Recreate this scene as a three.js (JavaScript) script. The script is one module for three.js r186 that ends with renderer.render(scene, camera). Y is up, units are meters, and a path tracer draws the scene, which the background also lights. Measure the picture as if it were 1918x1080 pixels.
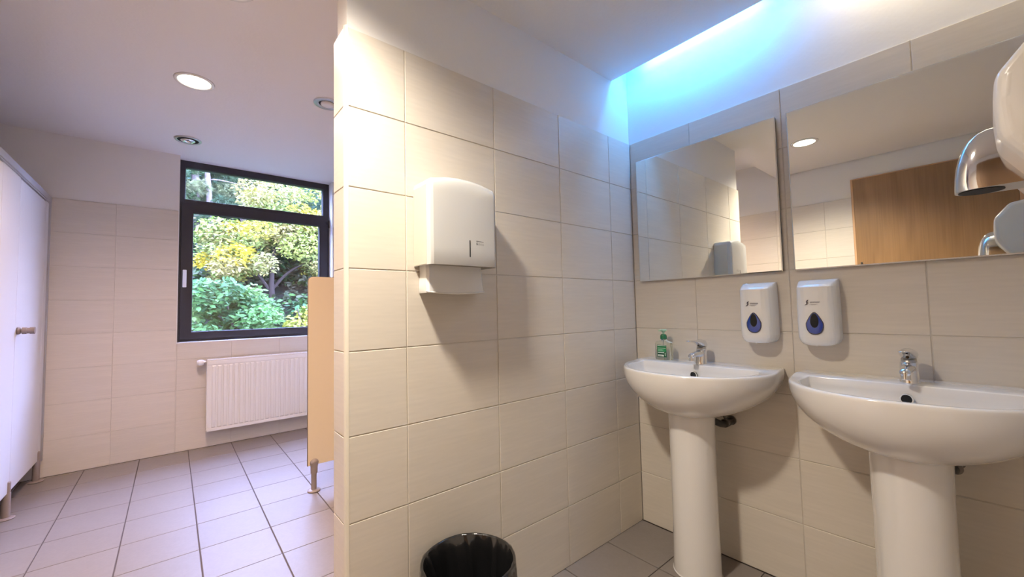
import * as THREE from 'three';
import { mergeGeometries, mergeVertices, toCreasedNormals } from 'three/addons/utils/BufferGeometryUtils.js';
import { RoundedBoxGeometry } from 'three/addons/geometries/RoundedBoxGeometry.js';
import { RectAreaLightUniformsLib } from 'three/addons/lights/RectAreaLightUniformsLib.js';

// ---------------------------------------------------------------- camera, sky, lights, exposure
const W = 1918, H = 1080, FPX = 757.176;
const scene = new THREE.Scene();
const camera = new THREE.PerspectiveCamera(2 * Math.atan(H / 2 / FPX) * 180 / Math.PI, W / H, 0.02, 200);
{
  const yaw = 0.698946, pitch = 0.049296, roll = -0.021734;
  const f = new THREE.Vector3(Math.sin(yaw) * Math.cos(pitch), Math.sin(pitch), -Math.cos(yaw) * Math.cos(pitch));
  const r = new THREE.Vector3(Math.cos(yaw), 0, Math.sin(yaw));
  const u = new THREE.Vector3().crossVectors(r, f);
  const r2 = r.clone().multiplyScalar(Math.cos(roll)).addScaledVector(u, Math.sin(roll));
  const u2 = u.clone().multiplyScalar(Math.cos(roll)).addScaledVector(r, -Math.sin(roll));
  camera.position.set(-1.90481, 1.1187, 1.24006);
  camera.quaternion.setFromRotationMatrix(new THREE.Matrix4().makeBasis(r2, u2, f.clone().negate()));
}
scene.add(camera);
const renderer = new THREE.WebGLRenderer({ antialias: true });
renderer.toneMapping = THREE.LinearToneMapping;
renderer.toneMappingExposure = 1.46;
renderer.shadowMap.enabled = true;
RectAreaLightUniformsLib.init();

const SKY_LEVEL = 40;                      // cool open sky above the wooded slope
const WARM = new THREE.Color().setRGB(1.0, 0.70, 0.54), WASH = new THREE.Color().setRGB(1.0, 0.89, 0.74), AZURE = new THREE.Color().setRGB(0.03, 0.34, 1.0);
const LAMP_ROOM = 7.0, LAMP_WASH = 10.5, LAMP_COVE = 56, LAMP_COVE_WARM = 22;
{                                          // sky: blue-violet air with thin cloud, brighter to the horizon
  const w = 128, h = 64, d = new Float32Array(w * h * 4);
  for (let y = 0; y < h; y++) for (let x = 0; x < w; x++) {
    const e = Math.max(0, ((y + 0.5) / h - 0.5) * 2), i = (y * w + x) * 4;
    const c = 0.06 * Math.sin(x / w * Math.PI * 8 + 3 * Math.sin(e * 9)) * Math.sin(e * 11 + x / w * Math.PI * 4);
    d[i] = 0.46 - 0.12 * e + c; d[i + 1] = 0.53 - 0.10 * e + c; d[i + 2] = 1.0 - 0.06 * e + c; d[i + 3] = 1;
  }
  const t = new THREE.DataTexture(d, w, h, THREE.RGBAFormat, THREE.FloatType);
  t.mapping = THREE.EquirectangularReflectionMapping; t.magFilter = THREE.LinearFilter; t.needsUpdate = true;
  scene.background = t; scene.backgroundIntensity = SKY_LEVEL;
}

// ---------------------------------------------------------------- helpers
let seed = 20240611;
const rnd = () => { seed = (seed * 1664525 + 1013904223) >>> 0; return seed / 4294967296; };
const rr = (a, b) => a + (b - a) * rnd();
const V3 = (x, y, z) => new THREE.Vector3(x, y, z);
const used = {};
function numbered(n) { const k = used[n] = (used[n] ?? -1) + 1; return k ? `${n}_${String(k).padStart(3, '0')}` : n; }
function mesh(name, geo, mat, parent, label) {
  const g = Array.isArray(geo) ? mergeGeometries(geo.map(q => { const o = q.index ? q.toNonIndexed() : q; for (const k of Object.keys(o.attributes)) if (!['position', 'normal', 'uv'].includes(k)) o.deleteAttribute(k); return o; })) : geo;
  const m = new THREE.Mesh(g, mat); m.name = parent ? name : numbered(name);
  m.castShadow = m.receiveShadow = true; (parent ?? scene).add(m);
  if (label) m.userData.label = label;
  return m;
}
function thing(name, label, category, [x, y, z] = [0, 0, 0], group) {
  const o = new THREE.Group(); o.name = numbered(name); o.position.set(x, y, z);
  o.userData = { label, category }; if (group) o.userData.group = group;
  scene.add(o); return o;
}
function tag(o, label, category, group) { Object.assign(o.userData, { label, category }); if (group) o.userData.group = group; return o; }
function struct(name, label) { const o = new THREE.Group(); o.name = name; o.userData = { kind: 'structure' }; if (label) o.userData.label = label; scene.add(o); return o; }
function copyOf(o, pos, label) { const c = o.clone(); c.name = numbered(o.name.replace(/_\d+$/, '')); c.position.set(...pos); c.userData = { ...o.userData, label }; scene.add(c); return c; }
// box from corner to corner, uv in metres
function box(x0, y0, z0, x1, y1, z1) {
  const g = new THREE.BoxGeometry(Math.abs(x1 - x0), Math.abs(y1 - y0), Math.abs(z1 - z0));
  g.translate((x0 + x1) / 2, (y0 + y1) / 2, (z0 + z1) / 2);
  return metreUV(g);
}
function metreUV(g) {
  const p = g.attributes.position, n = g.attributes.normal, uv = new Float32Array(p.count * 2);
  for (let i = 0; i < p.count; i++) {
    const ax = Math.abs(n.getX(i)), ay = Math.abs(n.getY(i)), az = Math.abs(n.getZ(i));
    const [a, b] = ax >= ay && ax >= az ? [p.getZ(i), p.getY(i)] : ay >= az ? [p.getX(i), p.getZ(i)] : [p.getX(i), p.getY(i)];
    uv[2 * i] = a; uv[2 * i + 1] = b;
  }
  g.setAttribute('uv', new THREE.BufferAttribute(uv, 2)); return g;
}
function rbox(x0, y0, z0, x1, y1, z1, r = 0.004, s = 2) {
  const g = new RoundedBoxGeometry(Math.abs(x1 - x0), Math.abs(y1 - y0), Math.abs(z1 - z0), s, r);
  g.translate((x0 + x1) / 2, (y0 + y1) / 2, (z0 + z1) / 2); return metreUV(g);
}
function cyl(r0, r1, a, b, seg = 32, open = false) {    // from a to b, r0 at a
  const d = b.clone().sub(a), g = new THREE.CylinderGeometry(r1, r0, d.length(), seg, 1, open);
  g.applyQuaternion(new THREE.Quaternion().setFromUnitVectors(V3(0, 1, 0), d.clone().normalize()));
  g.translate((a.x + b.x) / 2, (a.y + b.y) / 2, (a.z + b.z) / 2); return g;
}
const lathe = (pts, seg = 48) => new THREE.LatheGeometry(pts.map(p => new THREE.Vector2(p[0], p[1])), seg);
// rings of equal length -> smooth surface
function loft(rings, closed = true, capEnd = false, capStart = false) {
  const n = rings[0].length, pos = [], idx = [], uv = [];
  rings.forEach((r, j) => r.forEach((p, i) => { pos.push(...p); uv.push(i / n, j / (rings.length - 1)); }));
  const m = closed ? n : n - 1;
  for (let j = 0; j < rings.length - 1; j++) for (let i = 0; i < m; i++) {
    const a = j * n + i, b = j * n + (i + 1) % n, c = a + n, d = b + n; idx.push(a, b, d, a, d, c);
  }
  const cap = (j, flip) => {
    const c = [0, 0, 0]; rings[j].forEach(p => { for (let k = 0; k < 3; k++) c[k] += p[k] / n; });
    const k = pos.length / 3; pos.push(...c); uv.push(.5, .5);
    for (let i = 0; i < n; i++) { const a = j * n + i, b = j * n + (i + 1) % n; flip ? idx.push(b, a, k) : idx.push(a, b, k); }
  };
  if (capEnd) cap(rings.length - 1, false);
  if (capStart) cap(0, true);
  const g = new THREE.BufferGeometry();
  g.setAttribute('position', new THREE.Float32BufferAttribute(pos, 3));
  g.setAttribute('uv', new THREE.Float32BufferAttribute(uv, 2));
  g.setIndex(idx); g.computeVertexNormals(); return g;
}
function tube(pts, radius, seg = 40, rad = 16) {
  const c = new THREE.CatmullRomCurve3(pts.map(p => p.isVector3 ? p : V3(...p)));
  return new THREE.TubeGeometry(c, seg, radius, rad, false);
}
// value noise on a lattice that wraps
function noiseTex(size, fn, srgb = false, rep = 1) {
  const d = new Uint8Array(size * size * 4);
  for (let y = 0; y < size; y++) for (let x = 0; x < size; x++) {
    const c = fn(x / size, y / size), i = (y * size + x) * 4;
    for (let k = 0; k < 3; k++) d[i + k] = Math.max(0, Math.min(255, Math.round(255 * (Array.isArray(c) ? c[k] : c)))); d[i + 3] = 255;
  }
  const t = new THREE.DataTexture(d, size, size); t.wrapS = t.wrapT = THREE.RepeatWrapping; t.magFilter = THREE.LinearFilter;
  t.minFilter = THREE.LinearMipmapLinearFilter; t.generateMipmaps = true;
  if (srgb) t.colorSpace = THREE.SRGBColorSpace; t.repeat.set(rep, rep); t.needsUpdate = true; return t;
}
function lattice(nx, ny, s) {
  const a = new Float32Array(nx * ny); let q = s; for (let i = 0; i < a.length; i++) { q = (q * 1664525 + 1013904223) >>> 0; a[i] = q / 4294967296; }
  const sm = t => t * t * (3 - 2 * t);
  return (u, v) => {
    const x = ((u % 1) + 1) % 1 * nx, y = ((v % 1) + 1) % 1 * ny, i = Math.floor(x), j = Math.floor(y), fx = sm(x - i), fy = sm(y - j);
    const g = (p, r) => a[((r % ny) * nx) + (p % nx)];
    return (g(i, j) * (1 - fx) + g(i + 1, j) * fx) * (1 - fy) + (g(i, j + 1) * (1 - fx) + g(i + 1, j + 1) * fx) * fy;
  };
}
const lin = (r, g, b) => new THREE.Color().setRGB(r, g, b);
const std = (color, roughness, o = {}) => new THREE.MeshStandardMaterial({ color, roughness, ...o });
const phy = (color, roughness, o = {}) => new THREE.MeshPhysicalMaterial({ color, roughness, ...o });

// ---------------------------------------------------------------- materials
const l1 = lattice(6, 160, 5), l2 = lattice(24, 256, 6), l3 = lattice(40, 40, 7), l4 = lattice(128, 128, 8), l5 = lattice(9, 9, 9);
const streakMap = noiseTex(512, (u, v) => 0.93 + 0.045 * l1(u, v) + 0.035 * l2(u, v), false);       // fine linen lines of the wall tile
const floorMap = noiseTex(512, (u, v) => 0.88 + 0.06 * l4(u, v) + 0.03 * l3(u, v) + 0.03 * l5(u, v), false);
const plasterBump = noiseTex(512, (u, v) => 0.5 * l4(u, v) + 0.5 * l3(u, v));
const tileTones = [[.70, .645, .565], [.685, .632, .555], [.71, .652, .568]].map(c => phy(lin(...c), 0.34, { map: streakMap, bumpMap: streakMap, bumpScale: 0.0006, specularIntensity: .8 }));
const floorTones = [[.248, .215, .199], [.24, .21, .195], [.254, .221, .203], [.245, .212, .197]].map(c => phy(lin(...c), 0.42, { map: floorMap, bumpMap: floorMap, bumpScale: 0.0005 }));
const M = {
  plaster: std(lin(.80, .785, .765), 0.9, { bumpMap: plasterBump, bumpScale: 0.0004 }),
  ceiling: std(lin(.82, .805, .79), 0.92, { bumpMap: plasterBump, bumpScale: 0.0005 }),
  grout: std(lin(.62, .575, .505), 0.9),
  floorGrout: std(lin(.10, .08, .075), 0.9),
  trim: phy(lin(.74, .69, .60), 0.35),
  porcelain: phy(lin(.80, .785, .765), 0.12, { clearcoat: 1, clearcoatRoughness: 0.03 }),
  whitePlastic: phy(lin(.80, .80, .79), 0.22, { clearcoat: .4, clearcoatRoughness: .1 }),
  whiteEnamel: phy(lin(.80, .79, .78), 0.25, { clearcoat: .5, clearcoatRoughness: .1 }),
  chrome: std(lin(.80, .81, .83), 0.07, { metalness: 1 }),
  steel: std(lin(.55, .54, .52), 0.3, { metalness: 1 }),
  darkSteel: std(lin(.20, .19, .18), 0.28, { metalness: 1 }),
  mirror: std(lin(.90, .925, .90), 0.0, { metalness: 1 }),
  mirrorEdge: std(lin(.85, .87, .85), 0.12, { metalness: 1 }),
  cream: std(lin(.60, .565, .48), .35),
  greyWhite: phy(lin(.60, .605, .60), 0.22, { clearcoat: .4, clearcoatRoughness: .1 }),
  black: phy(lin(.008, .008, .010), 0.14, { clearcoat: .6, clearcoatRoughness: .15 }),
  blackMatte: std(lin(.006, .006, .007), 0.7),
  bag: phy(lin(.009, .009, .010), 0.20, { clearcoat: .8, clearcoatRoughness: .12, side: THREE.DoubleSide }),
  frame: std(lin(.040, .036, .036), 0.38, { metalness: .35 }),
  gasket: std(lin(.008, .008, .009), 0.6),
  glass: phy(lin(.97, .99, 1), 0.0, { transmission: 1, thickness: 0, ior: 1.5 }),
  cubicle: phy(lin(.66, .66, .68), 0.38),
  alu: std(lin(.46, .46, .48), 0.42, { metalness: .7 }),
  nylon: std(lin(.27, .22, .20), 0.42),
  screen: phy(lin(.74, .61, .42), 0.4),
  screenEdge: std(lin(.16, .12, .09), 0.6),
  blueGlass: phy(lin(.006, .05, .34), 0.12, { clearcoat: 1 }),
  darkBlue: phy(lin(.004, .008, .05), 0.2, { clearcoat: 1 }),
  brownPipe: std(lin(.05, .047, .045), 0.4),
  lamp: std(lin(1, 1, 1), 0.5, { emissive: lin(1, .86, .62), emissiveIntensity: 9 }),
  lampWhite: std(lin(1, 1, 1), 0.5, { emissive: lin(1, .93, .80), emissiveIntensity: 9 }),
  coveTube: std(lin(1, 1, 1), 0.5, { emissive: lin(.62, .88, 1), emissiveIntensity: 3 }),
  coveWarm: std(lin(1, 1, 1), 0.5, { emissive: lin(1, .88, .66), emissiveIntensity: 3 }),
};
const woodMap = (() => {
  const a = lattice(24, 3, 31), b = lattice(160, 5, 32), c = lattice(5, 2, 33);
  return noiseTex(512, (u, v) => {
    const k = 0.45 * a(u + .02 * Math.sin(v * 6.28), v) + 0.3 * b(u, v) + 0.45 * c(u, v);
    return [0.50 + 0.15 * k, 0.375 + 0.125 * k, 0.24 + 0.09 * k];
  }, true);
})();
M.wood = phy(lin(1, 1, 1), 0.42, { map: woodMap });
M.woodEdge = phy(lin(.60, .36, .19), 0.45);

// ---------------------------------------------------------------- tiles
const tileCache = new Map();
function tileGeo(w, h, t = 0.007, c = 0.0013) {                       // front towards +z, bevelled, 18 triangles
  const key = [w, h, t].map(v => v.toFixed(4)).join();
  if (tileCache.has(key)) return tileCache.get(key);
  const x = w / 2, y = h / 2, pos = [], nor = [], uv = [];
  const quad = (a, b, d, e, n) => { for (const p of [a, b, d, a, d, e]) { pos.push(...p); nor.push(...n); uv.push(p[0] + x, p[1] + y); } };
  const F = [[-x + c, -y + c, t], [x - c, -y + c, t], [x - c, y - c, t], [-x + c, y - c, t]], B = [[-x, -y, t - c], [x, -y, t - c], [x, y, t - c], [-x, y, t - c]], K = B.map(p => [p[0], p[1], 0]);
  const s = Math.SQRT1_2, N = [[0, -1], [1, 0], [0, 1], [-1, 0]];
  quad(...F, [0, 0, 1]);
  for (let i = 0; i < 4; i++) { const j = (i + 1) % 4; quad(B[i], B[j], F[j], F[i], [N[i][0] * s, N[i][1] * s, s]); quad(K[i], K[j], B[j], B[i], [...N[i], 0]); }
  const g = new THREE.BufferGeometry();
  g.setAttribute('position', new THREE.Float32BufferAttribute(pos, 3)); g.setAttribute('normal', new THREE.Float32BufferAttribute(nor, 3)); g.setAttribute('uv', new THREE.Float32BufferAttribute(uv, 2));
  tileCache.set(key, g); return g;
}
const ROWS = [2.0, 1.75, 1.5, 1.25, 1.0, .75, .5, .25, 0];
// a run of wall tiles; place(u, y) gives the point on the back plane, rotY turns +z to the wall's outward normal
function wallTiles(wall, cols, place, rotY, skip, gap = 0.003) {
  for (let i = 0; i < cols.length - 1; i++) for (let r = 0; r < 8; r++) {
    let u0 = Math.min(cols[i], cols[i + 1]), u1 = Math.max(cols[i], cols[i + 1]), y1 = ROWS[r], y0 = ROWS[r + 1];
    if (skip) { const k = skip(u0, u1, y0, y1); if (!k) continue; [u0, u1, y0, y1] = k; }
    const t = mesh('tile', tileGeo(u1 - u0 - gap, y1 - y0 - gap, 0.009), tileTones[Math.floor(rnd() * 3)], wall);
    t.position.copy(place((u0 + u1) / 2, (y0 + y1) / 2)); t.rotation.y = rotY;
  }
}
// ================================================================ THE ROOM
const ZW = -3.133, ZB = 1.47, XL = -2.557, XR = -0.5, CE = 2.48, CW = 2.315, PX = -1.502;
// floor
{
  const f = struct('floor');
  mesh('screed', box(-4.1, -0.2, -3.5, 0.3, -0.004, 1.7), M.floorGrout, f);
  const xs = [-3.887, -3.587, -3.287, -2.987, -2.686, -2.385, -2.0851, -1.7875, -1.4928, -1.195, -.897, -.599, -.301, -.003];
  const zs = []; for (let k = -1; k < 16; k++) zs.push(-3.0948 + .3053 * k);
  const gap = .0055;
  for (let i = 0; i < xs.length - 1; i++) for (let j = 0; j < zs.length - 1; j++) {
    let x0 = xs[i], x1 = xs[i + 1], z0 = zs[j], z1 = Math.min(zs[j + 1], ZB);
    if (z0 > ZB - .02) continue;
    z0 = Math.max(z0, ZW); if (z1 - z0 < .02) continue;
    if (x1 < XL && z0 > -.85) continue;
    if (x0 > -.6 && z1 < -.2) continue;
    const t = mesh('floor_tile', tileGeo(x1 - x0 - gap, z1 - z0 - .0038, 0.008, .001), floorTones[Math.floor(rnd() * 4)], f);
    t.position.set((x0 + x1) / 2, -0.008, (z0 + z1) / 2); t.rotation.x = -Math.PI / 2;
  }
}
// ceilings
{
  const c = struct('ceiling');
  mesh('main_ceiling', box(-4.1, CE, -3.5, 0.3, CE + .2, 1.7), M.ceiling, c);
  const s = new THREE.Shape();                       // dropped ceiling over the wash area, a light slot left along the basin wall
  s.moveTo(XL + .003, .05); s.lineTo(PX - .003, .05); s.lineTo(PX - .003, .013); s.lineTo(-.133, .013); s.lineTo(-.133, -ZB + .003); s.lineTo(XL + .003, -ZB + .003); s.closePath();
  const g = new THREE.ExtrudeGeometry(s, { depth: .12, bevelEnabled: false }); g.rotateX(-Math.PI / 2); g.translate(0, CW, 0);
  mesh('dropped_ceiling', metreUV(g), M.ceiling, c);
}
// basin wall (x = 0)
{
  const w = struct('wall_right');
  mesh('plaster', box(.01, 0, -.10, .3, CE, 1.7), M.plaster, w);
  mesh('grout', box(.0025, 0, 0, .0102, 2.0, ZB), M.grout, w);
  wallTiles(w, [0, .3316, .7153, 1.1017, ZB], (u, y) => V3(.009, y, u), -Math.PI / 2);
  mesh('plaster', box(XR, 0, ZW + .001, .3, CE, -.112), M.plaster, w);         // urinal side of the back room
}
// partition
{
  const w = struct('wall_middle');
  mesh('plaster', box(PX, 0, -.102, .0095, CE, -.01), M.plaster, w);
  mesh('grout', [box(PX, 0, -.0102, 0.0, 2.0, -.0025), box(PX - .0075, 0, -.1095, PX + .0002, 2.0, -.0025), box(PX, 0, -.1095, 0, 2.0, -.1018)], M.grout, w);
  const cols = [-1.503, -1.3157, -.9396, -.5656, -.1923, 0];
  wallTiles(w, cols, (u, y) => V3(u, y, -.009), 0);
  wallTiles(w, [PX, -1.3157, -.9396, -.5656, XR], (u, y) => V3(u, y, -.103), Math.PI);
  wallTiles(w, [-.112, -.009], (u, y) => V3(PX - .001, y, u), -Math.PI / 2);
  const s = []; for (let i = 0; i <= 8; i++) { const a = Math.PI / 2 + i / 8 * Math.PI / 2; s.push([PX + .0005 + .0115 * Math.cos(a), -.0105 + .0115 * Math.sin(a)]); }
  const sh = new THREE.Shape(); sh.moveTo(PX + .0005, -.0105); s.forEach(p => sh.lineTo(...p)); sh.closePath();
  const g = new THREE.ExtrudeGeometry(sh, { depth: 2.004, bevelEnabled: false }); g.rotateX(-Math.PI / 2); g.scale(1, 1, -1);
  const ix = g.index; g.computeVertexNormals();
  mesh('corner_trim', toCreasedNormals(g, .5), M.trim, w, 'smooth pale corner trim');
}
// window wall
const WX0 = -1.872, WX1 = -.644, WY0 = .893;
{
  const w = struct('wall_back');
  mesh('plaster', [box(-4.1, 0, ZW - .3, WX0, CE, ZW - .01), box(WX1, 0, ZW - .3, .3, CE, ZW - .01), box(WX0, 0, ZW - .3, WX1, WY0, ZW - .01)], M.plaster, w);
  mesh('grout', [box(-3.9, 0, ZW - .0102, WX0, 2, ZW - .0025), box(WX1, 0, ZW - .0102, XR, 2, ZW - .0025), box(WX0, 0, ZW - .0102, WX1, WY0, ZW - .0025)], M.grout, w);
  wallTiles(w, [-3.79, -3.38, -3.003, -2.629, -2.2529, -1.8771, -1.4982, -1.1218, -.745, WX1, XR], (u, y) => V3(u, y, ZW - .009), 0,
    (u0, u1, y0, y1) => (u0 < WX0 - .02 || u0 >= WX1 - .001) ? [u0, u1, y0, y1] : y0 >= WY0 - .01 ? null : [Math.max(u0, WX0), u1, y0, Math.min(y1, WY0 - .001)], .0022);
  mesh('edge_strip', [box(WX0 - .006, WY0 - .006, ZW - .009, WX0, 2.0, ZW + .003), box(WX0 - .006, WY0 - .006, ZW - .009, WX1, WY0, ZW + .003)], M.whitePlastic, w, 'thin white edge strip round the window opening');
}
{
  const w = struct('wall_left');
  mesh('plaster', [box(-4.1, 0, ZW, -3.9, CE, -.9), box(-4.1, 0, -.9, XL - .01, CE, -.75), box(-2.85, 0, -.75, XL - .01, CE, 1.7)], M.plaster, w);
  mesh('grout', box(XL - .0102, 0, -.9, XL - .0025, 2, ZB), M.grout, w);
  wallTiles(w, [-.9, -.8118, -.4373, -.0628, .3117, .503, 1.43, ZB], (u, y) => V3(XL - .009, y, u), Math.PI / 2, (u0, u1, y0, y1) => u0 > .5 && u1 < 1.44 ? null : [u0, u1, y0, y1]);
}
{
  const w = struct('wall_front');
  mesh('plaster', box(-2.85, 0, ZB + .01, .3, CE, 1.7), M.plaster, w);
  mesh('grout', box(XL, 0, ZB + .0025, 0, 2, ZB + .0102), M.grout, w);
  wallTiles(w, [XL, -2.18, -1.81, -1.435, -1.06, -.685, -.31, 0], (u, y) => V3(u, y, ZB + .009), Math.PI);
}
// entrance door in the left wall, seen in the second mirror
{
  const d = struct('door_1');
  mesh('door_frame', [rbox(XL - .012, 0, .503, XL + .010, 2.15, .518, .002), rbox(XL - .012, 0, 1.39, XL + .022, 2.15, 1.43, .003), rbox(XL - .012, 2.142, .518, XL + .010, 2.15, 1.39, .002)], M.woodEdge, d, 'orange-brown edge of the door');
  mesh('door_leaf', box(XL - .008, .008, .519, XL + .012, 2.141, 1.388), M.wood, d);
  mesh('hinge', [cyl(.007, .007, V3(XL + .024, 1.34, .547), V3(XL + .024, 1.44, .547), 12)], M.brownPipe, d);
  mesh('handle', [cyl(.024, .024, V3(XL + .012, 1.05, 1.33), V3(XL + .020, 1.05, 1.33), 24), tube([[XL + .02, 1.05, 1.33], [XL + .06, 1.05, 1.33], [XL + .065, 1.05, 1.31], [XL + .065, 1.05, 1.21]], .008, 24, 10)], M.steel, d);
}
// window
{
  const w = struct('window_1');
  const zf = ZW - .13, zb = zf - .07;
  const ring = (x0, y0, x1, y1, t, z0, z1, tb = t) => [rbox(x0, y0, z0, x0 + t, y1, z1, .003), rbox(x1 - t, y0, z0, x1, y1, z1, .003), rbox(x0 + t - .004, y1 - t, z0, x1 - t + .004, y1, z1, .003), rbox(x0 + t - .004, y0, z0, x1 - t + .004, y0 + tb, z1, .003)];
  mesh('window_frame', [...ring(WX0 - .02, WY0 - .005, WX1 + .001, CE, .058, zb, zf), rbox(WX0 + .03, 2.075, zb, WX1 - .05, 2.137, zf, .003)], M.frame, w, 'dark anthracite fixed frame');
  const s = mesh('sash', ring(WX0 + .014, WY0 + .02, WX1 - .014, 2.105, .082, zf - .05, zf + .014, .062), M.frame, w, 'dark anthracite opening sash');
  mesh('gasket', [...ring(WX0 + .090, WY0 + .078, WX1 - .090, 2.028, .008, zf - .03, zf + .006), ...ring(WX0 + .034, 2.131, WX1 - .053, 2.427, .007, zf - .04, zf - .004)], M.gasket, w);
  mesh('glass_pane', box(WX0 + .09, WY0 + .07, zf - .032, WX1 - .09, 2.03, zf - .028), M.glass, w);
  mesh('glass_pane', box(WX0 + .03, 2.13, zf - .042, WX1 - .05, 2.43, zf - .038), M.glass, w);
  mesh('latch', rbox(-1.843, 1.362, zf + .012, -1.815, 1.515, zf + .024, .006, 3), M.whitePlastic, s, 'white latch plate');
  mesh('hinge', [cyl(.009, .009, V3(WX1 - .006, 2.01, zf + .018), V3(WX1 - .006, 2.09, zf + .018), 16), rbox(WX1 - .03, 2.05, zf + .01, WX1 - .005, 2.075, zf + .02, .002)], M.black, s);
  mesh('window_sill', box(WX0, WY0 - .004, zf, WX1, WY0 + .0015, ZW - .001), M.whitePlastic, w);
}

// ================================================================ LIGHT FITTINGS
function downlight(pos, cy, lit, label, mat, r = .095) {
  const t = thing('ceiling_downlight', label, 'downlight', [pos[0], cy, pos[1]]);
  mesh('trim_ring', lathe([[r - .018, -.002], [r - .016, -.007], [r - .004, -.008], [r, -.004], [r + .001, 0], [r - .018, 0]], 40), lit ? M.whiteEnamel : M.steel, t);
  if (lit) {
    mesh('lamp_disc', lathe([[0, -.0045], [r - .03, -.005], [r - .017, -.003], [r - .017, -.0012], [0, -.0012]], 40), mat, t, 'glowing round lamp face');
  } else {
    mesh('reflector', lathe([[r - .018, -.004], [r - .03, -.0032], [.05, -.0025], [.03, -.002], [0, -.002], [0, -.001], [r - .018, -.001]], 40), M.blackMatte, t);
    mesh('bulb_holder', [lathe([[.018, -.003], [.02, -.012], [.03, -.016], [.045, -.010], [.048, -.004], [.03, -.004]], 24)], M.chrome, t);
  }
  return t;
}
function lampLight(x, y, z, color, cd, size = 3.6) {
  const s = new THREE.SpotLight(color, cd, 0, 1.24, 1, 2); s.position.set(x, y, z); s.target.position.set(x, 0, z);
  s.castShadow = true; s.shadow.radius = size; s.shadow.mapSize.set(1024, 1024); s.name = 'lamp_light'; scene.add(s, s.target); s.target.name = 'lamp_light_target';
}
downlight([-1.826, -1.69], CE, true, 'glowing warm round downlight in the ceiling left of the partition', M.lamp);
lampLight(-1.826, CE - .03, -1.69, WARM, LAMP_ROOM);
downlight([-1.745, -.72], CE, true, 'lit warm downlight nearest the partition end, just above the picture edge', M.lamp);
lampLight(-1.745, CE - .03, -.72, WARM, LAMP_ROOM);
downlight([-1.832, -2.72], CE, false, 'unlit metal-rimmed downlight in the ceiling in front of the window', null, .085);
{
  const t = thing('eyeball_downlight', 'small unlit eyeball downlight half hidden behind the partition end', 'downlight', [-1.15, CE, -1.49]);
  mesh('trim_ring', lathe([[.052, -.003], [.055, -.009], [.078, -.008], [.083, -.002], [.083, 0], [.052, 0]], 40), M.steel, t);
  mesh('socket', lathe([[0, -.002], [.053, -.002], [.053, -.0006], [0, -.0006]], 32), M.blackMatte, t);
  mesh('eyeball', lathe([[.04, -.002], [.041, -.010], [.034, -.017], [.02, -.020], [0, -.0205]], 32), M.whiteEnamel, t);
}
downlight([-1.75, .385], CW, true, 'glowing downlight of the dropped ceiling, reflected in the larger mirror', M.lampWhite, .085);
lampLight(-1.75, CW - .03, .385, WASH, LAMP_WASH);
// two tube fittings in the slot above the basins: a cool one over the corner, a warm one further along
function coveLamp(label, z0, z1, mat, color, level) {
  const t = thing('cove_lamp', label, 'lamp', [0, 0, 0]), x = -.040, y = 2.3925;
  mesh('glowing_tube', cyl(.009, .009, V3(x, y, z0 + .02), V3(x, y, z1 - .02), 20), mat, t);
  for (const [a, b] of [[z0, z0 + .022], [z1 - .022, z1]]) mesh('end_cap', cyl(.0105, .0105, V3(x, y, a), V3(x, y, b), 20), M.whitePlastic, t);
  mesh('batten', rbox(-.115, 2.440, z0, .009, 2.452, z1, .004), M.whiteEnamel, t);
  const l = new THREE.RectAreaLight(color, level, z1 - z0 - .04, .05); l.name = 'cove_light';
  l.position.set(-.085, 2.430, (z0 + z1) / 2); l.lookAt(-.085 + .45, 2.430 - 1, (z0 + z1) / 2); scene.add(l);
}
coveLamp('short cool blue-white tube lamp in the ceiling slot above the first mirror', .08, .70, M.coveTube, AZURE, LAMP_COVE);
coveLamp('warm tube lamp in the ceiling slot above the second mirror, past the picture edge', .92, 1.42, M.coveWarm, lin(1, .86, .6), LAMP_COVE_WARM);

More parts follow.
